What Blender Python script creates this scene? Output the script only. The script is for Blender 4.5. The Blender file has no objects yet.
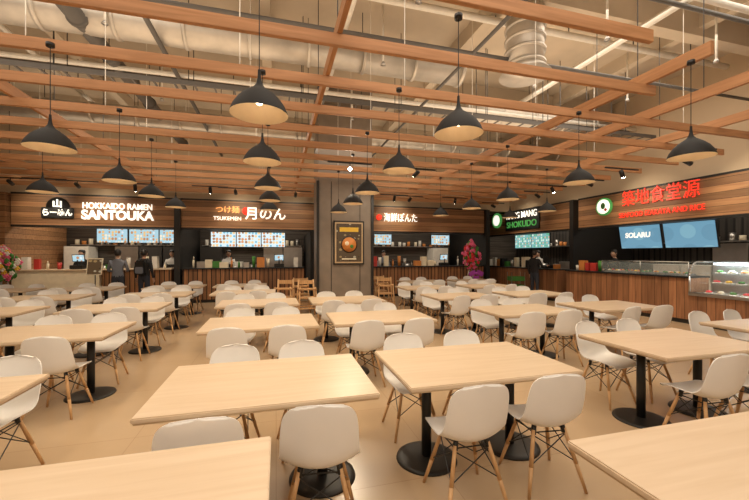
import bpy, bmesh, math, random
from mathutils import Vector, Matrix
random.seed(7)
SC=bpy.context.scene
COL=SC.collection
SC.view_settings.view_transform='Standard'
# ------------------------------------------------------------------ materials
def _new(name):
    m=bpy.data.materials.new(name); m.use_nodes=True
    return m, m.node_tree.nodes, m.node_tree.links, m.node_tree.nodes['Principled BSDF']
def flat(name,c,rough=.5,metal=0,emi=None,es=0,alpha=1,vary=.06,scale=8,bump=0):
    m,n,l,b=_new(name)
    b.inputs['Roughness'].default_value=rough; b.inputs['Metallic'].default_value=metal
    if alpha<1: b.inputs['Alpha'].default_value=alpha
    tc=n.new('ShaderNodeTexCoord'); no=n.new('ShaderNodeTexNoise'); no.inputs['Scale'].default_value=scale; no.inputs['Detail'].default_value=3
    cr=n.new('ShaderNodeValToRGB')
    cr.color_ramp.elements[0].position=.3; cr.color_ramp.elements[1].position=.7
    cr.color_ramp.elements[0].color=(c[0]*(1-vary),c[1]*(1-vary),c[2]*(1-vary),1)
    cr.color_ramp.elements[1].color=(min(1,c[0]*(1+vary)),min(1,c[1]*(1+vary)),min(1,c[2]*(1+vary)),1)
    l.new(tc.outputs['Object'],no.inputs['Vector']); l.new(no.outputs['Fac'],cr.inputs['Fac']); l.new(cr.outputs['Color'],b.inputs['Base Color'])
    if emi: b.inputs['Emission Color'].default_value=(*emi,1); b.inputs['Emission Strength'].default_value=es
    return m
def wood(name,c1,c2,axis=0,rough=.45,grain=14,plank=0,plankaxis=0,gap=.05):
    m,n,l,b=_new(name); b.inputs['Roughness'].default_value=rough
    tc=n.new('ShaderNodeTexCoord'); mp=n.new('ShaderNodeMapping')
    s=[grain]*3; s[axis]=grain*.07; mp.inputs['Scale'].default_value=s
    no=n.new('ShaderNodeTexNoise'); no.inputs['Scale'].default_value=2.0; no.inputs['Detail'].default_value=6; no.inputs['Distortion'].default_value=.6
    cr=n.new('ShaderNodeValToRGB'); cr.color_ramp.elements[0].position=.32; cr.color_ramp.elements[1].position=.68
    cr.color_ramp.elements[0].color=(*c2,1); cr.color_ramp.elements[1].color=(*c1,1)
    l.new(tc.outputs['Object'],mp.inputs['Vector']); l.new(mp.outputs['Vector'],no.inputs['Vector']); l.new(no.outputs['Fac'],cr.inputs['Fac'])
    out=cr.outputs['Color']
    if plank:
        sx=n.new('ShaderNodeSeparateXYZ'); l.new(tc.outputs['Object'],sx.inputs[0])
        d=n.new('ShaderNodeMath'); d.operation='DIVIDE'; d.inputs[1].default_value=plank; l.new(sx.outputs[plankaxis],d.inputs[0])
        fr=n.new('ShaderNodeMath'); fr.operation='FRACT'; l.new(d.outputs[0],fr.inputs[0])
        fl=n.new('ShaderNodeMath'); fl.operation='FLOOR'; l.new(d.outputs[0],fl.inputs[0])
        wn=n.new('ShaderNodeTexWhiteNoise'); wn.noise_dimensions='1D'; l.new(fl.outputs[0],wn.inputs['W'])
        mr=n.new('ShaderNodeMapRange'); mr.inputs[3].default_value=.6; mr.inputs[4].default_value=1.2; l.new(wn.outputs['Value'],mr.inputs[0])
        gt=n.new('ShaderNodeMath'); gt.operation='GREATER_THAN'; gt.inputs[1].default_value=gap; l.new(fr.outputs[0],gt.inputs[0])
        mu=n.new('ShaderNodeMath'); mu.operation='MULTIPLY'; l.new(gt.outputs[0],mu.inputs[0]); l.new(mr.outputs[0],mu.inputs[1])
        vm=n.new('ShaderNodeVectorMath'); vm.operation='SCALE'; l.new(out,vm.inputs[0]); l.new(mu.outputs[0],vm.inputs['Scale']); out=vm.outputs[0]
    l.new(out,b.inputs['Base Color'])
    return m
def screen_mat(name,cols,strength,sx=6,sz=4):
    """flat printed / lit menu: a grid of dish pictures on a ground colour"""
    m,n,l,b=_new(name)
    tc=n.new('ShaderNodeTexCoord'); mp=n.new('ShaderNodeMapping'); mp.inputs['Scale'].default_value=(sx,sx,sz)
    vo=n.new('ShaderNodeTexVoronoi'); vo.inputs['Scale'].default_value=1; vo.inputs['Randomness'].default_value=.25
    l.new(tc.outputs['Object'],mp.inputs[0]); l.new(mp.outputs[0],vo.inputs['Vector'])
    cr=n.new('ShaderNodeValToRGB'); cr.color_ramp.interpolation='CONSTANT'
    while len(cr.color_ramp.elements)<len(cols): cr.color_ramp.elements.new(.5)
    for i,c in enumerate(cols):
        cr.color_ramp.elements[i].position=i/len(cols); cr.color_ramp.elements[i].color=(*c,1)
    sp=n.new('ShaderNodeSeparateColor'); l.new(vo.outputs['Color'],sp.inputs[0]); l.new(sp.outputs[0],cr.inputs[0])
    gt=n.new('ShaderNodeMath'); gt.operation='GREATER_THAN'; gt.inputs[1].default_value=.42; l.new(vo.outputs['Distance'],gt.inputs[0])
    mx=n.new('ShaderNodeMix'); mx.data_type='RGBA'; l.new(gt.outputs[0],mx.inputs[0]); l.new(cr.outputs[0],mx.inputs[6]); mx.inputs[7].default_value=(*cols[0],1)
    b.inputs['Base Color'].default_value=(0.02,.02,.02,1); b.inputs['Roughness'].default_value=.2
    l.new(mx.outputs[2],b.inputs['Emission Color']); b.inputs['Emission Strength'].default_value=strength
    return m

M={}
M['oak']=wood('light_oak_laminate',(.70,.55,.39),(.63,.475,.315),0,.34,10)
M['oak_edge']=flat('oak_edge_band',(.5,.35,.2),.5)
M['leg']=wood('beech_dowel',(.66,.40,.19),(.52,.29,.12),2,.5,20)
M['shell']=flat('white_plastic_shell',(.88,.86,.82),.32,vary=.01)
M['black']=flat('black_powder_coat',(.012,.011,.010),.45)
M['shade']=flat('matte_black_shade',(.008,.007,.006),.7)
M['wire']=flat('dark_steel_wire',(.05,.05,.05),.35,.8)
M['gold']=flat('pale_gold_lamp_lining',(.72,.58,.40),.6,.0)
M['bulb']=flat('warm_bulb',(1,.8,.5),.5,emi=(1,.80,.55),es=14)
M['lens']=flat('spot_lens',(1,1,1),.5,emi=(1,.92,.75),es=70)
M['beamx']=wood('pine_beam_lengthwise_x',(.55,.28,.13),(.41,.195,.08),0,.6,12)
M['beamy']=wood('pine_beam_lengthwise_y',(.55,.28,.13),(.41,.195,.08),1,.6,12)
M['fascia']=wood('fascia_plank',(.42,.22,.10),(.29,.14,.06),0,.55,8,plank=.16,plankaxis=2)
M['fasciay']=wood('fascia_plank_side',(.42,.22,.10),(.29,.14,.06),1,.55,8,plank=.16,plankaxis=2)
M['slat']=wood('counter_slats',(.40,.18,.07),(.20,.085,.035),2,.5,10,plank=.14,plankaxis=0,gap=.2)
M['slaty']=wood('counter_slats_side',(.42,.19,.085),(.27,.115,.05),2,.5,10,plank=.17,plankaxis=1)
M['dark']=flat('dark_kiosk_interior',(.03,.026,.022),.6)
M['darkwall']=wood('black_slat_wall',(.06,.05,.042),(.03,.025,.02),2,.5,10,plank=.18,plankaxis=1,gap=.3)
M['tile']=wood('dark_tile_wall',(.10,.085,.07),(.05,.042,.035),0,.35,8,plank=.25,plankaxis=2)
M['steel']=flat('brushed_steel',(.5,.48,.45),.3,.9)
M['galv']=flat('galvanised_duct',(.54,.49,.42),.42,.6,scale=3,vary=.15)
M['gduct']=flat('dark_grey_duct',(.10,.09,.08),.6)
M['ceil']=flat('painted_soffit',(.56,.47,.36),.9,scale=1.2,vary=.1)
M['wallp']=flat('beige_plaster',(.57,.44,.30),.9,scale=.8,vary=.06)
M['white']=flat('white_paint',(.80,.76,.68),.5)
M['cream']=flat('cream_packaging',(.78,.68,.50),.6)
M['red']=flat('red_letter',(.6,.03,.015),.4,emi=(1,.045,.02),es=.95)
M['wlet']=flat('white_letter',(.9,.88,.82),.4,emi=(1,.93,.80),es=1.1)
M['olet']=flat('amber_letter',(.8,.35,.1),.4,emi=(1,.5,.15),es=.9)
M['green']=flat('green_logo',(.06,.3,.07),.5,emi=(.15,.7,.15),es=.3)
M['leaf']=flat('leaf_green',(.05,.2,.03),.6)
M['pink']=flat('pink_petal',(.8,.14,.28),.6)
M['fred']=flat('red_petal',(.65,.03,.04),.6)
M['yel']=flat('yellow_petal',(.8,.5,.05),.6)
M['purple']=flat('purple_ribbon',(.40,.06,.42),.4)
M['olet2']=flat('orange_packaging',(.6,.22,.05),.6)
M['red2']=flat('red_packaging',(.5,.04,.03),.5)
M['glass']=flat('display_glass',(.7,.8,.8),.03,alpha=.10)
M['led']=flat('display_led',(1,1,1),.5,emi=(.75,.9,1),es=6)
M['pillar']=flat('grey_brown_cladding',(.22,.175,.135),.5,scale=3,vary=.12)
M['skin']=flat('skin',(.55,.33,.22),.5)
M['hair']=flat('black_hair',(.015,.012,.01),.5)
M['jean']=flat('dark_trousers',(.03,.035,.05),.8)
M['tgrey']=flat('grey_shirt',(.16,.17,.2),.8)
M['tblack']=flat('black_shirt',(.015,.015,.017),.8)
M['twhite']=flat('white_uniform',(.6,.58,.55),.8)
M['scr_blue']=screen_mat('menu_screen_blue',[(.45,.68,.78),(.95,.85,.65),(.6,.28,.12),(.9,.55,.22),(.75,.82,.85)],1.0,11,9)
M['scr_white']=screen_mat('menu_screen_white',[(.70,.84,.90),(.7,.3,.12),(.9,.62,.3),(.4,.2,.1),(.2,.5,.65)],1.1,9,9)
M['scr_teal']=screen_mat('menu_screen_teal',[(.25,.55,.55),(.8,.95,.8),(.15,.5,.25),(.9,.5,.3)],.9,10,9)
M['scr_dark']=screen_mat('menu_screen_dark',[(.18,.40,.55),(.16,.36,.5),(.25,.5,.62),(.18,.4,.55)],.85,2,2)
M['poster']=screen_mat('poster_print',[(.16,.085,.035),(.6,.36,.14),(.08,.045,.02),(.75,.58,.36)],.45,8,10)
def floor_mat():
    m,n,l,b=_new('beige_vinyl_floor'); b.inputs['Roughness'].default_value=.24
    tc=n.new('ShaderNodeTexCoord')
    br=n.new('ShaderNodeTexBrick'); br.inputs['Scale'].default_value=1; br.inputs['Brick Width'].default_value=1.2; br.inputs['Row Height'].default_value=1.2
    br.offset=0; br.inputs['Mortar Size'].default_value=.003; br.inputs['Color1'].default_value=(.52,.375,.23,1); br.inputs['Color2'].default_value=(.50,.355,.215,1); br.inputs['Mortar'].default_value=(.42,.28,.165,1)
    no=n.new('ShaderNodeTexNoise'); no.inputs['Scale'].default_value=1.4; no.inputs['Detail'].default_value=5
    mr=n.new('ShaderNodeMapRange'); mr.inputs[3].default_value=.88; mr.inputs[4].default_value=1.1
    vm=n.new('ShaderNodeVectorMath'); vm.operation='SCALE'
    l.new(tc.outputs['Object'],br.inputs['Vector']); l.new(tc.outputs['Object'],no.inputs['Vector']); l.new(no.outputs['Fac'],mr.inputs[0])
    l.new(br.outputs['Color'],vm.inputs[0]); l.new(mr.outputs[0],vm.inputs['Scale']); l.new(vm.outputs[0],b.inputs['Base Color'])
    return m
M['floor']=floor_mat()

# ------------------------------------------------------------------ mesh builder
class MB:
    def __init__(s): s.bm=bmesh.new(); s.mats=[]
    def _fin(s,mat,smooth):
        if mat not in s.mats: s.mats.append(mat)
        i=s.mats.index(mat); L=s.bm.faces.layers.int; lay=L.get('done') or L.new('done')
        for f in s.bm.faces:
            if f[lay]==0: f.material_index=i; f.smooth=smooth; f[lay]=1
    def box(s,c,d,mat,bevel=0,rot=None):
        mt=Matrix.Translation(c)
        if rot is not None: mt=mt@rot.to_4x4()
        mt=mt@Matrix.Diagonal((*d,1))
        r=bmesh.ops.create_cube(s.bm,size=1,matrix=mt)
        if bevel:
            es=list({e for v in r['verts'] for e in v.link_edges})
            bmesh.ops.bevel(s.bm,geom=es,offset=bevel,segments=2,affect='EDGES')
        s._fin(M[mat],False)
    def rng(s,x0,x1,y0,y1,z0,z1,mat,bevel=0):
        s.box(((x0+x1)/2,(y0+y1)/2,(z0+z1)/2),(x1-x0,y1-y0,z1-z0),mat,bevel)
    def cyl(s,p0,p1,r0,r1,mat,seg=12):
        p0=Vector(p0);p1=Vector(p1);d=p1-p0
        q=d.to_track_quat('Z','Y').to_matrix().to_4x4()
        bmesh.ops.create_cone(s.bm,cap_ends=True,segments=seg,radius1=r0,radius2=r1,depth=d.length,matrix=Matrix.Translation((p0+p1)/2)@q)
        s._fin(M[mat],seg>6)
    def path(s,pts,r,mat,seg=6):
        for a,b in zip(pts[:-1],pts[1:]): s.cyl(a,b,r,r,mat,seg)
    def ball(s,c,r,mat,sub=2,sc=(1,1,1)):
        bmesh.ops.create_icosphere(s.bm,subdivisions=sub,radius=r,matrix=Matrix.Translation(c)@Matrix.Diagonal((*sc,1)))
        s._fin(M[mat],True)
    def lathe(s,prof,c,mat,seg=28):
        rings=[]
        for r,z in prof:
            rings.append([s.bm.verts.new((c[0]+r*math.cos(2*math.pi*k/seg),c[1]+r*math.sin(2*math.pi*k/seg),c[2]+z)) for k in range(seg)])
        for a,b in zip(rings[:-1],rings[1:]):
            for k in range(seg): s.bm.faces.new((a[k],a[(k+1)%seg],b[(k+1)%seg],b[k]))
        s._fin(M[mat],True)
    def grid(s,rows,mat):
        vs=[[s.bm.verts.new(p) for p in r] for r in rows]
        for a,b in zip(vs[:-1],vs[1:]):
            for i in range(len(a)-1): s.bm.faces.new((a[i],a[i+1],b[i+1],b[i]))
        s._fin(M[mat],True)
    def mesh(s,name):
        lay=s.bm.faces.layers.int.get('done')
        if lay: s.bm.faces.layers.int.remove(lay)
        me=bpy.data.meshes.new(name); s.bm.to_mesh(me); s.bm.free()
        for m in s.mats: me.materials.append(m)
        return me
    def obj(s,name,loc=(0,0,0),parent=None,rz=0):
        return put(name,s.mesh(name),loc,rz,parent)
def put(name,me,loc=(0,0,0),rz=0,parent=None):
    o=bpy.data.objects.new(name,me); COL.objects.link(o); o.location=loc; o.rotation_euler=(0,0,rz)
    if parent: o.parent=parent
    return o
def text(body,loc,size,mat,rz=0,parent=None,name='lettering',ext=.02,xs=1,off=.006):
    c=bpy.data.curves.new(name,'FONT'); c.body=body; c.size=size; c.extrude=ext; c.align_x='CENTER'; c.align_y='CENTER'; c.offset=off
    c.materials.append(M[mat])
    o=bpy.data.objects.new(name,c); COL.objects.link(o); o.location=loc; o.rotation_euler=(math.radians(90),0,rz); o.scale=(xs,1,1)
    if parent: o.parent=parent
    return o

# ------------------------------------------------------------------ room shell
CZ=6.2
def room(name,*a): b=MB(); b.rng(*a[:6],a[6]); return b.obj(name)
room('floor',-10.5,12.2,-4,16.2,-.1,0,'floor')
room('ceiling',-10.5,12.2,-4,16.2,CZ,CZ+.1,'ceil')
room('wall_left',-10.6,-10.5,-4,16.2,0,CZ,'wallp')
room('wall_right',12.2,12.3,-4,16.2,0,CZ,'darkwall')
room('wall_back',-10.5,12.2,16.2,16.3,0,CZ,'tile')
room('wall_front',-10.5,12.2,-4.1,-4,0,CZ,'wallp')
room('wall_back_upper',-10.5,9.98,13.35,13.5,3.45,CZ,'wallp')
room('wall_right_upper',9.98,10.12,-4,16.2,3.45,CZ,'wallp')

# ------------------------------------------------------------------ wooden ceiling lattice
b=MB(); zb=3.72
ys=[2.62+.86*i for i in range(13)]
for i,y in enumerate(ys):
    xe={0:3.5,1:4.7}.get(i,8.9)
    b.rng(-9.8,xe,y-.025,y+.025,zb-.06,zb+.06,'beamx',.004)
lat=b.obj('ceiling_beam_lattice')
b=MB(); zl=3.855
LX=((-8.6,2.4),(-6.1,2.4),(-3.5,2.4),(.6,2.0),(4.55,2.75),(5.75,3.0),(7.3,3.3))
for x,y0 in LX:
    b.rng(x-.025,x+.025,y0,13.2,zl-.075,zl+.075,'beamy',.004)
b.obj('longitudinal_beams',parent=lat)
b=MB()
for x,_ in LX:
    for y in ys[1::2]:
        b.cyl((x,y+.1,zl),(x,y+.1,CZ),.006,.006,'wire',5)
for x in (-5,-2.4,-.4,1.6,3.6,6.5):
    for y in ys[2::2]:
        b.cyl((x,y,zb),(x,y,CZ),.005,.005,'white',5)
b.obj('hanger_wires',parent=lat)

# ------------------------------------------------------------------ services above lattice
def duct(name,p0,p1,r,mat='galv'):
    b=MB(); b.cyl(p0,p1,r,r,mat,20)
    p0=Vector(p0);p1=Vector(p1);n=int((p1-p0).length/1.0)
    for i in range(n+1):
        c=p0.lerp(p1,i/max(1,n)); d=(p1-p0).normalized()*.03
        b.cyl(c-d,c+d,r+.025,r+.025,mat,20)
    for i in range(0,n+1,2):
        c=p0.lerp(p1,i/max(1,n)); b.cyl(c,(c.x,c.y,CZ),.008,.008,'wire',5)
    return b.obj(name)
duct('ventilation_duct',(-8.5,6.6,5.35),(3.6,6.6,5.35),.27)
duct('ventilation_duct',(4.6,8.2,5.3),(9.6,8.2,5.3),.3)
duct('ventilation_duct',(-9.5,10.6,5.2),(9.6,10.6,5.2),.24)
duct('ventilation_duct',(-2.9,3.2,5.2),(-2.9,12.8,5.2),.12,'gduct')
b=MB(); b.cyl((4.06,5.15,4.75),(4.06,5.15,5.75),.3,.3,'galv',24)
for z in (4.78,5.0,5.2,5.4,5.6): b.cyl((4.06,5.15,z),(4.06,5.15,z+.04),.33,.33,'galv',24)
b.cyl((4.06,5.15,4.63),(4.06,5.15,4.76),.42,.31,'galv',24); b.cyl((4.06,5.15,5.7),(4.06,5.15,CZ),.2,.2,'galv',16)
b.obj('air_diffuser_duct')
b=MB()
for y,z,r,m in ((3.9,5.5,.05,'white'),(4.1,5.5,.035,'gduct'),(5.2,4.9,.03,'gduct'),(5.6,5.8,.06,'white'),(7.7,5.1,.045,'white'),(7.9,5.1,.03,'gduct'),(9.3,5.4,.05,'white'),(11.8,5.2,.05,'gduct'),(12.2,4.9,.04,'white')):
    b.cyl((-10,y,z),(9.7,y,z),r,r,m,10)
for x,z,r,m in ((-4.7,5.65,.05,'white'),(-1.8,5.0,.04,'gduct'),(1.2,5.7,.05,'white'),(3.1,4.9,.03,'gduct'),(6.2,5.6,.06,'white'),(8.1,4.8,.05,'white'),(8.3,4.8,.03,'gduct')):
    b.cyl((x,0,z),(x,13.2,z),r,r,m,10)
for i in range(12):
    x=-9+i*1.6
    b.cyl((x,5.6,5.8),(x,5.6,CZ),.01,.01,'wire',5); b.cyl((x,9.3,5.4),(x,9.3,CZ),.01,.01,'wire',5)
for x in (-6.5,-2.5,1.9,5.2,7.7):
    for y in (4.6,6.3,9.1,11.3):
        b.cyl((x,y,5.15),(x,y,CZ),.018,.018,'white',8); b.cyl((x,y,5.1),(x,y,5.16),.05,.02,'steel',8)
b.obj('ceiling_pipework')
b=MB()
for x in (-8.2,-4.2,-.2,3.8,7.8): b.rng(x-.1,x+.1,-3.9,13.3,5.9,CZ,'ceil')
for y in (1.5,5,8.7,12.4): b.rng(-10.4,9.9,y-.12,y+.12,5.75,CZ,'ceil')
b.obj('ceiling_structural_beams')
b=MB()
for yy in (7.0,7.4): b.rng(-10,9.5,yy-.015,yy+.015,4.62,4.7,'gduct')
for i in range(60): b.rng(-10+i*.33,-9.97+i*.33,7.0,7.4,4.63,4.65,'gduct')
for i in range(10): b.cyl((-9.5+2*i,7.0,4.66),(-9.5+2*i,7.0,CZ),.008,.008,'wire',5); b.cyl((-9.5+2*i,7.4,4.66),(-9.5+2*i,7.4,CZ),.008,.008,'wire',5)
b.obj('cable_tray')

# ------------------------------------------------------------------ dining table
def table_mesh():
    b=MB()
    b.box((0,0,.735),(1.37,.93,.03),'oak',.006)
    b.box((0,0,.715),(1.35,.91,.012),'oak_edge')
    for sx in (-.38,.38):
        b.cyl((sx,0,.03),(sx,0,.7),.038,.038,'black',16)
        b.lathe([(0,.028),(.06,.028),(.2,.02),(.235,.014),(.24,.0),(0,0)],(sx,0,0),'black',32)
        b.box((sx,0,.702),(.07,.62,.014),'black'); b.box((sx,0,.702),(.4,.07,.014),'black')
    return b.mesh('dining_table')
TM=table_mesh()
# ------------------------------------------------------------------ dining chair
def cr_interp(pts,t):
    n=len(pts)-1; f=t*n; i=min(int(f),n-1); f-=i
    P=[pts[max(0,i-1)],pts[i],pts[i+1],pts[min(n,i+2)]]
    return [0.5*((2*b_)+(-a+c)*f+(2*a-5*b_+4*c-d)*f*f+(-a+3*b_-3*c+d)*f**3) for a,b_,c,d in zip(*P)]
def chair_mesh():
    b=MB()
    P=[(.225,.425,.15,.0,0),(.20,.447,.195,.01,0),(.10,.447,.215,.03,0),(0,.435,.222,.045,0),(-.10,.43,.222,.055,.01),
       (-.165,.455,.218,.06,.03),(-.20,.52,.213,.03,.045),(-.22,.60,.210,.01,.045),(-.236,.67,.206,0,.045),(-.248,.73,.199,0,.042),(-.256,.775,.184,0,.037),(-.261,.806,.155,0,.028),(-.264,.825,.108,0,.016),(-.265,.834,.05,0,.007),(-.265,.836,.004,0,0)]
    NV,NU=42,18
    top=[];bot=[]
    for j in range(NV+1):
        y,z,w,lz,fy=cr_interp(P,j/NV); r=[]
        for i in range(NU+1):
            u=-1+2*i/NU; a=abs(u)**2.0
            r.append(Vector((u*w,y+fy*a,z+lz*a)))
        top.append(r)
    for j in range(NV+1):
        r=[]
        for i in range(NU+1):
            a=top[min(j+1,NV)][i]-top[max(j-1,0)][i]; c=top[j][min(i+1,NU)]-top[j][max(i-1,0)]
            n=a.cross(c); n.normalize()
            if j>=NV-1: n=Vector((0,-1,0))
            r.append(top[j][i]+n*.008*(1 if n.z<0 or (abs(n.z)<.35 and n.y<0) else -1))
        bot.append(r)
    b.grid(top,'shell'); b.grid([list(reversed(r)) for r in bot],'shell')
    for ea,eb in ((top[0],bot[0]),(top[-1],bot[-1]),([r[0] for r in top],[r[0] for r in bot]),([r[-1] for r in top],[r[-1] for r in bot])):
        b.grid([ea,eb],'shell')
    feet=[]
    for sx in (-1,1):
        for sy in (-1,1):
            t=Vector((sx*.115,sy*.10-.01,.405)); f=Vector((sx*.21,sy*.2-.01,0))
            m=t.lerp(f,.55)
            b.cyl(m,t,.0145,.0125,'leg',12); b.cyl(f,m,.010,.0145,'leg',12)
            b.cyl(t+Vector((0,0,-.03)),t+Vector((-sx*.01,-sy*.01,.03)),.017,.017,'wire',8)
            feet.append((t,f))
    def at(i,s): return feet[i][0].lerp(feet[i][1],s)
    for a,c in ((0,1),(2,3),(0,2),(1,3)):
        b.cyl(at(a,.08),at(c,.52),.004,.004,'wire',6); b.cyl(at(a,.52),at(c,.08),.004,.004,'wire',6)
        b.cyl(at(a,.04),at(c,.04),.005,.005,'wire',6)
    return b.mesh('dining_chair')
CM=chair_mesh()
def T(x,y,near=(1,1),far=(1,1)):
    put('dining_table',TM,(x,y,0),random.uniform(-.012,.012))
    for sgn,fl in ((-1,near),(1,far)):
        for k,dx in ((0,-.32),(1,.31)):
            if not fl[k]: continue
            rz=0 if sgn<0 else math.pi
            put('dining_chair',CM,(x+dx+random.uniform(-.02,.02),y+sgn*(.445+random.uniform(-.01,.04)),0),rz+random.uniform(-.14,.14))
T(-.71,1.32,(0,0),(0,0)); T(1.99,.90,(0,0),(0,0))
T(-2.27,2.67); T(-.054,2.61); T(1.53,2.62); T(3.83,2.68); T(5.9,2.84)
for x in (-4.5,-2.43,-.18,1.39,3.75,5.5): T(x,4.82)
for x in (-6.2,-4.35,-2.5,-.3,1.3,3.72,5.5): T(x,6.8)
for x in (-6.3,-4.5,-2.5,-.7,3.8,5.6): T(x,8.75)
for x in (-6.4,-4.6,-2.6,-.95): T(x,10.7)
for x in (4.5,6.3): T(x,10.7)

# ------------------------------------------------------------------ pendant lamps
def pend_mesh():
    b=MB()
    prof=[(.010,.33),(.013,.27),(.022,.228),(.042,.198),(.075,.175),(.115,.145),(.155,.105),(.188,.055),(.205,.012),(.208,0)]
    b.lathe(prof,(0,0,0),'shade',40)
    b.lathe([(.207,0),(.203,.012),(.184,.053),(.15,.1),(.11,.138),(.07,.165),(.03,.18),(.0,.183)],(0,0,0),'gold',40)
    b.ball((0,0,.10),.03,'bulb',2); b.cyl((0,0,.12),(0,0,.18),.018,.018,'black',10)
    b.cyl((0,0,.3),(0,0,1.02),.004,.004,'black',6)
    b.cyl((0,0,.99),(0,0,1.03),.035,.035,'black',12)
    return b.mesh('pendant_lamp')
PM=pend_mesh()
def lamp(x,y):
    o=put('pendant_lamp',PM,(x,y,2.65))
    ld=bpy.data.lights.new('pendant_bulb_light','SPOT'); ld.energy=32; ld.color=(1,.80,.54); ld.spot_size=math.radians(125); ld.spot_blend=.7; ld.shadow_soft_size=.05
    lo=bpy.data.objects.new('pendant_bulb_light',ld); COL.objects.link(lo); lo.parent=o; lo.location=(0,0,.04)
for y in (2.77,4.2,5.85,7.2,8.75):
    for x in (-2.12,-.14,1.5,4.25): lamp(x+random.uniform(-.03,.03),y)
for x,y in ((-3.75,7.2),(-5.6,8.75),(6.3,7.2),(-5.6,5.85),(6.4,8.75)): lamp(x,y)

# ------------------------------------------------------------------ track spotlights
def spot(x,y,tgt,e=60):
    b=MB(); p=Vector((x,y,3.52)); d=(Vector(tgt)-p).normalized()
    b.cyl(p-d*.09,p+d*.09,.045,.05,'black',16); b.cyl(p+d*.088,p+d*.095,.04,.04,'lens',16)
    b.cyl((x,y,3.54),(x,y,3.66),.01,.01,'black',8); b.rng(x-.5,x+.5,y-.018,y+.018,3.625,3.655,'black')
    o=b.obj('track_spotlight')
    ld=bpy.data.lights.new('track_spot_light','SPOT'); ld.energy=e; ld.color=(1,.84,.62); ld.spot_size=math.radians(75); ld.spot_blend=.8; ld.shadow_soft_size=.08
    lo=bpy.data.objects.new('track_spot_light',ld); COL.objects.link(lo); lo.location=p+d*.12; lo.rotation_euler=d.to_track_quat('-Z','Y').to_euler(); lo.parent=o
spot(1.58,7.78,(.4,2,1.2),110)
spot(-5.3,11.7,(-5.2,13.2,2.9),65); spot(-6.8,11.7,(-6.8,13.2,2.9),55); spot(-1.2,11.7,(-1.2,13.2,2.9),65); spot(4.5,11.7,(4.4,13.2,2.9),70); spot(.6,11.7,(.6,13.2,2.9),30)
spot(8.3,12.4,(9.8,12.4,2.9),60); spot(8.2,7.8,(9.8,7.6,2.9),80); spot(8.2,5.4,(9.8,5.2,2.9),75); spot(8.2,9.8,(9.8,10,2.7),40)
spot(3.2,7.9,(1.9,9.7,2.0),70); spot(-3.9,11.7,(-4.1,13.0,1.0),80); spot(-6.0,11.6,(-6.2,13.1,1.0),90); spot(-1.9,11.6,(-2,13.0,.9),80); spot(-.2,11.7,(-.3,13.0,.9),80); spot(7.9,8.8,(9.2,8.4,.8),90); spot(7.9,6.6,(9.2,6.6,.8),90); spot(7.7,4.9,(9.2,4.9,.8),80); spot(6.2,11.6,(6.4,13,.9),70); spot(3.9,11.6,(3.9,13,.9),60)

# ------------------------------------------------------------------ central pillar
b=MB()
b.rng(1.09,2.6,9.7,10.8,0,CZ,'pillar',.01)
for x in (1.11,1.45,2.25,2.58): b.rng(x-.008,x+.008,9.69,9.71,0,3.6,'black')
b.rng(1.05,2.64,9.66,10.84,0,.12,'black')
b.rng(1.05,1.12,9.66,9.75,0,3.6,'black'); b.rng(2.57,2.64,9.66,9.75,0,3.6,'black')
b.obj('pillar')
b=MB(); b.box((0,0,0),(.86,.04,1.2),'black',.005); b.box((0,-.02,0),(.78,.012,1.12),'oak_edge'); b.box((0,-.026,0),(.7,.012,1.04),'poster')
pf=b.obj('framed_poster',(1.93,9.67,1.93))
b=MB(); b.rng(-.26,.26,-.04,-.034,.3,.42,'yel'); b.rng(-.2,.2,-.04,-.034,-.46,-.43,'cream'); b.cyl((0,-.033,-.05),(0,-.045,-.05),.23,.23,'black',28); b.cyl((0,-.045,-.05),(0,-.05,-.05),.2,.2,'olet2',28); b.ball((-.06,-.05,-.02),.06,'cream',2,(1,.15,1)); b.ball((.07,-.05,-.1),.05,'leaf',2,(1,.15,1)); b.obj('poster_artwork',parent=pf)

# ------------------------------------------------------------------ kiosk fronts
def fascia_back(name,x0,x1):
    b=MB(); b.rng(x0,x1,13.1,13.34,2.5,3.44,'fascia'); b.rng(x0,x1,13.08,13.34,2.44,2.5,'black'); b.rng(x0,x1,13.08,13.34,3.42,3.47,'black')
    return b.obj(name)
f1=fascia_back('kiosk_sign_fascia',-7.6,-3.2)
text('HOKKAIDO RAMEN',(-4.83,13.07,3.12),.27,'wlet',parent=f1,xs=.80,off=.002)
text('SANTOUKA',(-4.83,13.07,2.83),.40,'wlet',parent=f1,xs=.92,off=.012)
b=MB(); b.cyl((-6.42,13.1,3.05),(-6.42,13.05,3.05),.3,.3,'black',32); b.box((-6.42,13.06,2.87),(.84,.05,.34),'black',.02); b.obj('logo_roundel',parent=f1)
text('らーめん',(-6.42,13.03,2.87),.23,'wlet',parent=f1,xs=.85); text('山',(-6.42,13.03,3.14),.26,'wlet',parent=f1)
f2=fascia_back('kiosk_sign_fascia',-3.05,1.1)
text('つけ麺',(-1.6,13.07,3.12),.26,'olet',parent=f2,off=0); text('TSUKEMEN',(-1.6,13.07,2.83),.18,'wlet',parent=f2,off=0)
text('月のん',(-.35,13.07,3.0),.46,'wlet',parent=f2); b=MB(); b.cyl((-1.0,13.1,3.1),(-1.0,13.06,3.1),.13,.13,'red',20); b.obj('logo_dot',parent=f2)
f3=fascia_back('kiosk_sign_fascia',1.1,8.5)
text('海鮮ぽんた',(4.66,13.07,3.0),.36,'wlet',parent=f3,xs=.78,off=0); b=MB(); b.cyl((3.78,13.1,3.02),(3.78,13.06,3.02),.11,.11,'red',20); b.obj('logo_dot',parent=f3)
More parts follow.
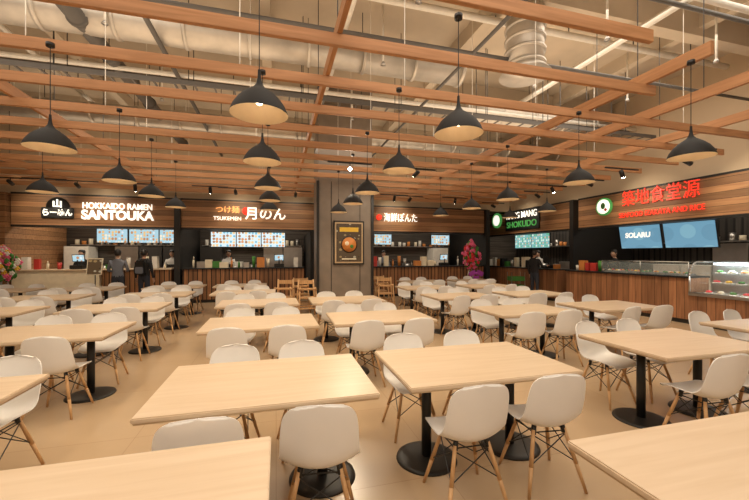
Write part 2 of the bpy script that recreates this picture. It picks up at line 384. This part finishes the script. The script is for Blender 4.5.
def fascia_right(name,y0,y1):
    b=MB(); b.rng(9.8,9.97,y0,y1,2.5,3.44,'fasciay'); b.rng(9.78,9.97,y0,y1,2.44,2.5,'black'); b.rng(9.78,9.97,y0,y1,3.42,3.47,'black')
    return b.obj(name)
R=-math.pi/2
f4=fascia_right('kiosk_sign_fascia',9.95,16.1)
b=MB(); b.box((9.77,12.6,3.03),(.05,2.1,.84),'black',.01); b.obj('sign_panel',parent=f4)
text('RANG MANG',(9.73,12.6,3.23),.36,'wlet',R,f4,xs=.88,off=.002,ext=.01); text('SHOKUDO',(9.73,12.6,2.85),.36,'green',R,f4,xs=1.05,off=.002,ext=.01)
b=MB(); b.cyl((9.8,14.3,3.15),(9.74,14.3,3.15),.34,.34,'green',28); b.cyl((9.74,14.3,3.15),(9.72,14.3,3.15),.24,.24,'wlet',28); b.obj('logo_roundel',parent=f4)
f5=fascia_right('kiosk_sign_fascia',-3.9,9.75)
text('築地食堂源',(9.76,7.15,3.18),.48,'red',R,f5,xs=.84,off=-.003,ext=.01); text('SEAFOOD IZAKAYA AND RICE',(9.76,7.15,2.74),.2,'red',R,f5,xs=.80,off=0,ext=.01)
b=MB(); b.cyl((9.8,8.75,3.08),(9.74,8.75,3.08),.27,.27,'green',28); b.cyl((9.74,8.75,3.08),(9.72,8.75,3.08),.22,.22,'wlet',28); b.ball((9.72,8.75,3.1),.08,'leaf',2,(.3,1,1.3)); b.ball((9.72,8.66,2.98),.05,'fred',2,(.3,1,1)); b.obj('logo_roundel',parent=f5)

for x in (-7.75,-3.12,8.42):
    b=MB(); b.rng(x-.09,x+.09,12.95,16.15,0,3.44,'fascia' if x<-7 else 'black'); b.obj('kiosk_partition')
b=MB(); b.rng(1.2,1.35,13.1,16.15,0,2.44,'black'); b.obj('kiosk_partition')
b=MB(); b.rng(9.6,12.15,9.77,9.93,0,3.44,'black'); b.obj('kiosk_partition')
room('wall_left_return',-10.5,-7.86,13.0,13.3,0,3.44,'fascia')

# counters
def counter_back(x0,x1,top='black',front='slat',h=1.15,y=12.95):
    b=MB(); b.rng(x0,x1,y,y+.6,.1,h-.04,front); b.rng(x0-.03,x1+.03,y-.05,y+.65,h-.04,h,top,.005); b.rng(x0,x1,y+.03,y+.55,0,.1,'black'); return b.obj('service_counter')
counter_back(-7.5,-5.3,'oak','cream'); counter_back(-5.2,-3.3,'oak','slat')
counter_back(-2.95,.95,'black'); counter_back(1.5,8.2,'black')
def counter_right(y0,y1,top='black',front='slaty',h=1.1,x=9.2):
    b=MB(); b.rng(x,x+.6,y0,y1,.1,h-.04,front); b.rng(x-.05,x+.65,y0,y1,h-.04,h,top,.005); b.rng(x+.03,x+.55,y0,y1,0,.1,'black'); return b.obj('service_counter')
counter_right(10.05,15.2); counter_right(6.0,9.65,'black')
def items(name,pts,seed,z,scale=1):
    rnd=random.Random(seed); b=MB()
    for (x,y) in pts:
        k=rnd.random(); h=rnd.uniform(.1,.32)*scale; m=rnd.choice(['cream','white','steel','red2','black','cream','olet2','white','leaf'])
        if k<.5: b.box((x,y,z+h/2),(rnd.uniform(.12,.3),rnd.uniform(.12,.22),h),m,.006)
        elif k<.8: b.cyl((x,y,z),(x,y,z+h),.05,.06,m,14)
        else: b.cyl((x,y,z),(x,y,z+h*.7),.035,.035,m,12); b.cyl((x,y,z+h*.7),(x,y,z+h),.015,.015,m,10)
    return b.obj(name)
def line(a,c,n,ax,o,skip=()):
    r=[]
    for i in range(n):
        t=a+(c-a)*(i+.5)/n
        if any(abs(t-k)<.36 for k in skip): continue
        r.append((t,o+random.uniform(-.05,.05)) if ax=='x' else (o+random.uniform(-.05,.05),t))
    return r
items('counter_clutter',line(-7.4,-3.4,15,'x',13.2,(-6,)),1,1.15,1.3)
items('counter_clutter',line(-2.8,.8,15,'x',13.2,(.1,)),2,1.15,1.2)
items('counter_clutter',line(2.7,8.1,21,'x',13.2,(6.6,)),3,1.15,1.3)
items('counter_clutter',line(10.2,15,17,'y',9.5,(10.9,)),4,1.1,1.3)
items('counter_clutter',line(8.5,9.6,5,'y',9.5),5,1.1,1.2)
b=MB(); rnd=random.Random(3)
for i in range(9):
    y=6.2+i*.245; b.rng(9.38,9.7,y,y+.2,1.1,1.15,'steel',.004)
    for k in range(5): b.ball((9.54+rnd.uniform(-.1,.1),y+.1+rnd.uniform(-.05,.05),1.16),.045,rnd.choice(['fred','cream','olet2','leaf','yel']),1,(1,1,.7))
b.obj('food_trays')
def register(x,y,z,rz):
    b=MB(); b.box((0,0,.06),(.34,.3,.12),'black',.01); b.cyl((0,.05,.12),(0,.05,.28),.02,.02,'black',8)
    b.box((0,-.02,.34),(.34,.03,.24),'black',.008,Matrix.Rotation(-.25,3,'X')); b.box((0,.0,.34),(.3,.01,.2),'scr_blue',0,Matrix.Rotation(-.25,3,'X'))
    b.obj('cash_register',(x,y,z),rz=rz)
register(-6.0,13.3,1.15,math.pi); register(.1,13.3,1.15,math.pi); register(6.6,13.3,1.15,math.pi); register(9.55,10.9,1.1,-math.pi/2)

def kitchen(x0,x1,y0,y1,ax,seed):
    rnd=random.Random(seed); b=MB()
    n=int(((x1-x0) if ax=='x' else (y1-y0))/.8)
    for i in range(n):
        h=rnd.choice([.9,.9,1.3,1.9]); m=rnd.choice(['steel','steel','dark','white'])
        if ax=='x':
            xa=x0+i*.8; b.rng(xa,xa+.76,y0,y1,0,h,m,.01)
            b.rng(xa,xa+.76,y1-.32,y1,1.95,1.98,'steel')
            for k in range(3): b.cyl((xa+.15+k*.22,y1-.15,1.98),(xa+.15+k*.22,y1-.15,1.98+rnd.uniform(.1,.3)),.07,.07,rnd.choice(['steel','cream','white','olet2']),12)
            if h<1.2: b.cyl((xa+.38,(y0+y1)/2,h),(xa+.38,(y0+y1)/2,h+.28),.18,.18,'steel',18)
        else:
            ya=y0+i*.8; b.rng(x0,x1,ya,ya+.76,0,h,m,.01)
            b.rng(x1-.32,x1,ya,ya+.76,1.95,1.98,'steel')
            for k in range(3): b.cyl((x1-.15,ya+.15+k*.22,1.98),(x1-.15,ya+.15+k*.22,1.98+rnd.uniform(.1,.3)),.07,.07,rnd.choice(['steel','cream','white','olet2']),12)
            if h<1.2: b.cyl(((x0+x1)/2,ya+.38,h),((x0+x1)/2,ya+.38,h+.28),.18,.18,'steel',18)
    b.obj('kitchen_equipment')
kitchen(-7.4,-3.3,15.4,16.15,'x',11); kitchen(-2.9,1.1,15.4,16.15,'x',12); kitchen(1.5,8.2,15.4,16.15,'x',13)
kitchen(11.5,12.15,10.1,15.9,'y',14); kitchen(11.5,12.15,3.0,9.6,'y',15)

def screen_back(x,z,w,h,mat,y=13.62):
    b=MB(); b.box((0,.03,0),(w+.04,.05,h+.04),'black',.006); b.box((0,0,0),(w,.012,h),mat)
    b.cyl((-w*.3,.04,h/2),(-w*.3,.04,CZ-z),.012,.012,'black',8); b.cyl((w*.3,.04,h/2),(w*.3,.04,CZ-z),.012,.012,'black',8)
    b.obj('menu_screen',(x,y,z))
for x in (-5.2,-4.28): screen_back(x,2.22,.86,.44,'scr_blue')
screen_back(-3.6,2.22,.42,.44,'scr_blue')
for x in (-1.8,-.95,-.1): screen_back(x,2.14,.82,.52,'scr_white')
screen_back(4.1,2.2,.7,.4,'scr_blue'); screen_back(6.6,2.2,.8,.4,'scr_blue')
def screen_right(y,z,w,h,mat,tilt=0,x=10.3):
    b=MB(); r=Matrix.Rotation(tilt,3,'Y')
    b.box((.03,0,0),(.05,w+.04,h+.04),'black',.006,r); b.box((0,0,0),(.012,w,h),mat,0,r)
    for s in (-.3,.3): b.cyl((.08,s*w,h*.3),(.08,s*w,CZ-z),.012,.012,'black',8)
    return b.obj('menu_screen',(x,y,z))
screen_right(13.2,2.16,1.0,.56,'scr_teal'); screen_right(12.15,2.16,1.0,.56,'scr_teal')
s=screen_right(8.05,2.12,1.2,.66,'scr_dark',-.18); text('SOLARU',(-.08,0,0.05),.2,'wlet',R,s,ext=.003)
screen_right(6.75,2.12,1.2,.66,'scr_dark',-.18)

# ------------------------------------------------------------------ glass display case
def display(y0,y1):
    b=MB(); x=9.05
    b.rng(x+.05,x+.9,y0,y1,.08,.68,'slaty'); b.rng(x+.1,x+.85,y0,y1,0,.08,'black'); b.rng(x,x+.92,y0,y1,.68,.74,'steel',.005)
    prof=[(x+.02,.74)]+[(x+.02+.28*(1-math.cos(t)),1.12+.32*math.sin(t)) for t in [math.pi/2*k/8 for k in range(9)]]+[(x+.8,1.44)]
    rows=[[(px,y0+.02,pz),(px,y1-.02,pz)] for px,pz in prof]; b.grid(rows,'glass')
    b.rng(x+.8,x+.9,y0,y1,.74,1.46,'steel',.005)
    for yy in (y0+.02,y1-.02):
        pts=[(px,yy,pz) for px,pz in prof]; b.path(pts,.018,'steel',8)
    for px,pz in (prof[0],prof[-1]): b.cyl((px,y0,pz),(px,y1,pz),.018,.018,'steel',8)
    for z in (.95,1.17): b.rng(x+.3,x+.8,y0+.04,y1-.04,z,z+.012,'glass')
    rnd=random.Random(5)
    for z,xx in ((.74,x+.25),(.964,x+.5),(1.184,x+.6)):
        n=int((y1-y0)/.22)
        for i in range(n):
            yy=y0+.15+i*.22; b.cyl((xx,yy,z),(xx,yy,z+.02),.085,.095,'white',16); b.ball((xx,yy,z+.04),.06,rnd.choice(['fred','cream','olet2','leaf','yel']),2,(1,1,.55))
    b.rng(x+.72,x+.78,y0+.06,y1-.06,1.37,1.41,'led')
    o=b.obj('glass_display_case')
    d=bpy.data.lights.new('display_strip_light','AREA'); d.shape='RECTANGLE'; d.size=.08; d.size_y=y1-y0-.2; d.energy=14; d.color=(.7,.88,1)
    l=bpy.data.objects.new('display_strip_light',d); COL.objects.link(l); l.location=(x+.6,(y0+y1)/2,1.40); l.parent=o
    return o
display(4.0,5.95); display(1.9,3.9)
b=MB(); b.rng(9.3,9.31,6.1,8.4,1.1,1.42,'glass'); b.rng(9.3,9.6,6.1,8.4,1.42,1.43,'glass')
for yy in (6.1,7.25,8.4): b.cyl((9.3,yy,1.1),(9.3,yy,1.43),.012,.012,'steel',8)
b.cyl((9.3,6.1,1.43),(9.3,8.4,1.43),.01,.01,'steel',8)
b.obj('glass_sneeze_guard')

# ------------------------------------------------------------------ flower stands
def flowers(x,y,h,cols,ribbon,seed):
    rnd=random.Random(seed); b=MB()
    for k in range(3):
        a=k*2.094+.4; b.cyl((.3*math.cos(a),.3*math.sin(a),0),(0,0,h*.62),.015,.015,'steel',8)
    for i in range(170):
        a=rnd.uniform(0,6.283); t=rnd.random(); zz=h*.5+t*h*.5; r=(.36*math.sin(math.pi*min(1,t*.9+.12)))*rnd.uniform(.4,1)
        p=(r*math.cos(a),r*math.sin(a),zz)
        if rnd.random()<.3: b.ball(p,.07,'leaf',1,(1,.35,1.4))
        else:
            c=rnd.choice(cols); b.ball(p,.05,c,1)
            for q in range(5): b.ball((p[0]+.045*math.cos(q*1.257),p[1]-.02,p[2]+.045*math.sin(q*1.257)),.028,c,1)
    if ribbon:
        for s in (-1,1):
            b.box((s*.16,-.36,h*.42),(.28,.03,.17),'purple',.02,Matrix.Rotation(s*.4,3,'Y')); b.box((s*.1,-.37,h*.25),(.12,.012,.55),'purple',0,Matrix.Rotation(s*-.2,3,'Y'))
        b.ball((0,-.38,h*.42),.06,'purple',2)
    b.obj('flower_stand',(x,y,0))
flowers(7.2,12.2,2.15,['fred','pink','pink'],True,1)
flowers(-7.25,12.2,1.85,['pink','pink','yel','white'],False,2)

# ------------------------------------------------------------------ wooden high chairs
def highchair_mesh():
    b=MB()
    for sx in (-1,1):
        for sy in (-1,1): b.cyl((sx*.25,sy*.25,0),(sx*.19,sy*.17,.78 if sy>0 else .95),.02,.02,'leg',10)
        b.box((sx*.21,0,.72),(.03,.42,.04),'leg',.005); b.box((sx*.235,0,.25),(.025,.44,.035),'leg',.005)
    b.box((0,0,.5),(.38,.36,.03),'leg',.006); b.box((0,-.19,.88),(.38,.025,.1),'leg',.005); b.box((0,-.19,.7),(.38,.025,.06),'leg',.005)
    b.box((0,.2,.74),(.42,.12,.025),'leg',.005); b.box((0,.2,.25),(.44,.03,.035),'leg',.005); b.box((0,-.22,.25),(.44,.03,.035),'leg',.005)
    return b.mesh('wooden_high_chair')
HM=highchair_mesh()
for x,y,r in ((.2,9.55,2.9),(.76,9.3,3.2),(.66,10.15,3.1),(3.0,9.75,3.0),(3.05,10.5,3.2)): put('wooden_high_chair',HM,(x,y,0),r)
b=MB()
for k in range(3):
    z=.02+k*.3
    for sx in (-1,1):
        for sy in (-1,1): b.cyl((sx*.25,sy*.18,0),(sx*.25,sy*.18,.95),.012,.012,'steel',6)
    b.box((0,0,z+.02),(.5,.36,.02),'leaf'); b.box((0,-.18,z+.09),(.5,.015,.15),'leaf'); b.box((0,.18,z+.09),(.5,.015,.15),'leaf'); b.box((.25,0,z+.09),(.015,.36,.15),'leaf'); b.box((-.25,0,z+.09),(.015,.36,.15),'leaf')
b.obj('basket_rack',(8.6,11.4,0),rz=-.2)
b=MB(); b.cyl((0,0,0),(0,0,.02),.2,.2,'black',20); b.cyl((0,0,.02),(0,0,1.1),.015,.015,'black',8); b.box((0,-.03,1.25),(.4,.02,.5),'cream',.004,Matrix.Rotation(-.2,3,'X')); b.box((0,-.045,1.25),(.34,.01,.44),'poster',0,Matrix.Rotation(-.2,3,'X')); b.obj('menu_stand',(-5.15,12.35,0))

# ------------------------------------------------------------------ people
def body_mesh(shirt,arms):
    V=[];E=[];Rr=[]
    def v(p,r,par=None):
        V.append(p);Rr.append(r if isinstance(r,tuple) else (r,r))
        if par is not None:E.append((par,len(V)-1))
        return len(V)-1
    pel=v((0,0,.96),(.15,.105)); sp=v((0,.0,1.12),(.13,.095),pel); ch=v((0,0,1.32),(.16,.105),sp); nb=v((0,-.01,1.455),(.075,.065),ch); v((0,.0,1.54),(.052,.052),nb)
    hands=[]
    for s in (-1,1):
        sh=v((s*.175,0,1.40),.06,ch)
        if arms=='work': el=(s*.25,.03,1.13); wr=(s*.17,.27,1.10); ha=(s*.15,.34,1.09)
        elif arms=='reach' and s>0: el=(s*.25,.12,1.16); wr=(s*.2,.36,1.2); ha=(s*.19,.43,1.22)
        else: el=(s*.235,-.03,1.13); wr=(s*.245,.05,.88); ha=(s*.245,.075,.81)
        e=v(el,.043,sh); w=v(wr,.028,e); v(ha,(.036,.02),w); hands.append((s,Vector(wr),Vector(ha)))
        hp=v((s*.09,0,.88),.088,pel); kn=v((s*.105,.02,.49),.058,hp); an=v((s*.115,-.02,.09),.04,kn); v((s*.13,.13,.045),(.042,.035),an)
    me=bpy.data.meshes.new('tmp'); me.from_pydata(V,E,[]); o=bpy.data.objects.new('tmp',me); COL.objects.link(o)
    m=o.modifiers.new('s','SKIN'); m.use_smooth_shade=True
    for i,sv in enumerate(me.skin_vertices[0].data): sv.radius=Rr[i]; sv.use_root=(i==0)
    o.modifiers.new('u','SUBSURF').levels=2
    dg=bpy.context.evaluated_depsgraph_get(); nm=bpy.data.meshes.new_from_object(o.evaluated_get(dg))
    bpy.data.objects.remove(o)
    b=MB(); b.bm.from_mesh(nm); b._fin(M[shirt],True)
    for k in ('jean','skin','black'): b.mats.append(M[k])
    for f in b.bm.faces:
        c=f.calc_center_median()
        nh=min((c-h).length for _,w_,h in hands); nw=min((c-w_).length for _,w_,h in hands)
        if c.z<.1: f.material_index=3
        elif nh<.065 or nw<.04 or c.z>1.49: f.material_index=2
        elif c.z<.97 and abs(c.x)<.2: f.material_index=1
    for s,w,h in hands:
        d=(h-w).normalized(); side=Vector((0,1,0)) if abs(d.z)>.7 else Vector((1,0,0)); dn=d.cross(side).normalized()
        if dn.z>0: dn=-dn
        if abs(d.z)>.7: dn=Vector((-s,0,0))
        for k in range(4):
            o0=h+side*(-.027+.018*k); L=(.068,.078,.074,.058)[k]
            p1=o0+d*L*.55; p2=p1+(d*.8+dn*.6).normalized()*L*.5
            b.cyl(o0,p1,.0085,.008,'skin',8); b.cyl(p1,p2,.008,.006,'skin',8); b.ball(p2,.006,'skin',1)
        t0=w.lerp(h,.5)-side*.028*(s if abs(d.z)<.7 else -1); t1=t0+(d-side*(s if abs(d.z)<.7 else -1)*.8).normalized()*.04; b.cyl(t0,t1,.011,.009,'skin',8); b.cyl(t1,t1+d*.028,.009,.007,'skin',8)
    hc=Vector((0,.02,1.635))
    b.ball(hc,.1,'skin',3,(.78,.95,1.17)); b.ball(hc+Vector((0,.03,-.06)),.06,'skin',2,(.85,.95,.9))
    b.cyl(hc+Vector((0,.088,.012)),hc+Vector((0,.112,-.02)),.008,.014,'skin',8)
    for s in (-1,1):
        b.ball(hc+Vector((s*.03,.084,.012)),.012,'white',2); b.ball(hc+Vector((s*.03,.094,.012)),.006,'black',1); b.ball(hc+Vector((s*.08,-.0,0)),.024,'skin',2,(.35,.7,1.2))
        b.box(hc+Vector((s*.03,.092,.035)),(.03,.008,.005),'hair')
    b.box(hc+Vector((0,.09,-.052)),(.038,.012,.008),'fred',.002)
    b.ball(hc+Vector((0,-.018,.022)),.105,'hair',3,(.83,.93,1.1)); b.box(hc+Vector((0,.062,.085)),(.11,.05,.03),'hair',.012)
    return b
def person(x,y,rz,shirt,arms='down',bag=False,apron=False,cap=False):
    b=body_mesh(shirt,arms)
    if bag:
        b.box((0,-.19,1.22),(.3,.15,.42),'black',.05); b.box((0,-.275,1.14),(.22,.05,.2),'tgrey',.02)
        for s in (-1,1): b.path([(s*.1,-.12,1.4),(s*.1,0,1.485),(s*.11,.11,1.38),(s*.12,.1,1.15)],.016,'black',8)
    if apron: b.box((0,.115,.95),(.3,.015,.6),'black',.005)
    if cap: b.lathe([(.0,.14),(.07,.13),(.095,.09),(.096,.05)],(0,.005,1.63),'black',20)
    b.obj('person',(x,y,0),rz=rz)
person(-4.5,12.15,.1,'tgrey','work'); person(-3.82,12.15,-.15,'tblack','down',bag=True)
person(-3.6,14.3,math.pi,'twhite','work',apron=True,cap=True)
person(-6.3,14.2,math.pi-.2,'tblack','work',cap=True)
person(-1.7,14.2,math.pi+.1,'twhite','work',apron=True,cap=True)
person(4.3,14.2,math.pi,'tgrey','work',apron=True,cap=True)
person(8.75,10.6,-1.4,'tblack','reach'); person(10.6,12.6,1.6,'twhite','work',apron=True,cap=True); person(10.7,9.2,1.5,'tblack','work',cap=True)

# ------------------------------------------------------------------ lights
def area(name,loc,sx,sy,e,col,rot=(0,0,0)):
    d=bpy.data.lights.new(name,'AREA'); d.shape='RECTANGLE'; d.size=sx; d.size_y=sy; d.energy=e; d.color=col
    o=bpy.data.objects.new(name,d); COL.objects.link(o); o.location=loc; o.rotation_euler=rot
    return o
W=(1,.89,.75)
area('ceiling_fill_light',(-4,3.5,5.6),5,5,175,W); area('ceiling_fill_light',(2,2,5.6),5,4,140,W); area('ceiling_fill_light',(6.5,5,5.6),4,5,160,W)  # added fill for overall brightness; unseen lamps, no panel fixtures here
area('ceiling_fill_light',(0,9,4.6),10,3,130,W); area('ceiling_fill_light',(0,-2,4.5),8,2,190,W,(math.radians(35),0,0))  # more added fill, the last one overhead behind the camera
U=(1,.80,.58)
area('upward_fill_light',(-3,6,4.0),8,5,125,U,(math.pi,0,0)); area('upward_fill_light',(5,7,4.0),6,6,140,U,(math.pi,0,0)); area('upward_fill_light',(0,11.5,4.0),14,1.5,85,U,(math.pi,0,0))  # added upward fill to brighten the ceiling; no fixture on the lattice
K=(1,.87,.70)
area('kitchen_light',(-5.3,14.4,3.3),3.5,.6,70,K); area('kitchen_light',(-1,14.4,3.3),3.5,.6,65,K); area('kitchen_light',(4.8,14.4,3.3),6,.6,80,K)
area('kitchen_light',(11,12.8,3.3),.6,5,60,K); area('kitchen_light',(11,6.2,3.3),.6,6,50,K)
w=bpy.data.worlds.new('world'); SC.world=w; w.use_nodes=True; w.node_tree.nodes['Background'].inputs[0].default_value=(1,.85,.7,1); w.node_tree.nodes['Background'].inputs[1].default_value=.3
# ------------------------------------------------------------------ camera
cd=bpy.data.cameras.new('camera'); cd.sensor_width=36; cd.lens=357/749*36; cd.shift_y=4/749; cd.clip_end=100
co=bpy.data.objects.new('camera',cd); COL.objects.link(co); co.location=(0,0,1.62); co.rotation_euler=(math.radians(90),0,math.radians(-15.4)); SC.camera=co
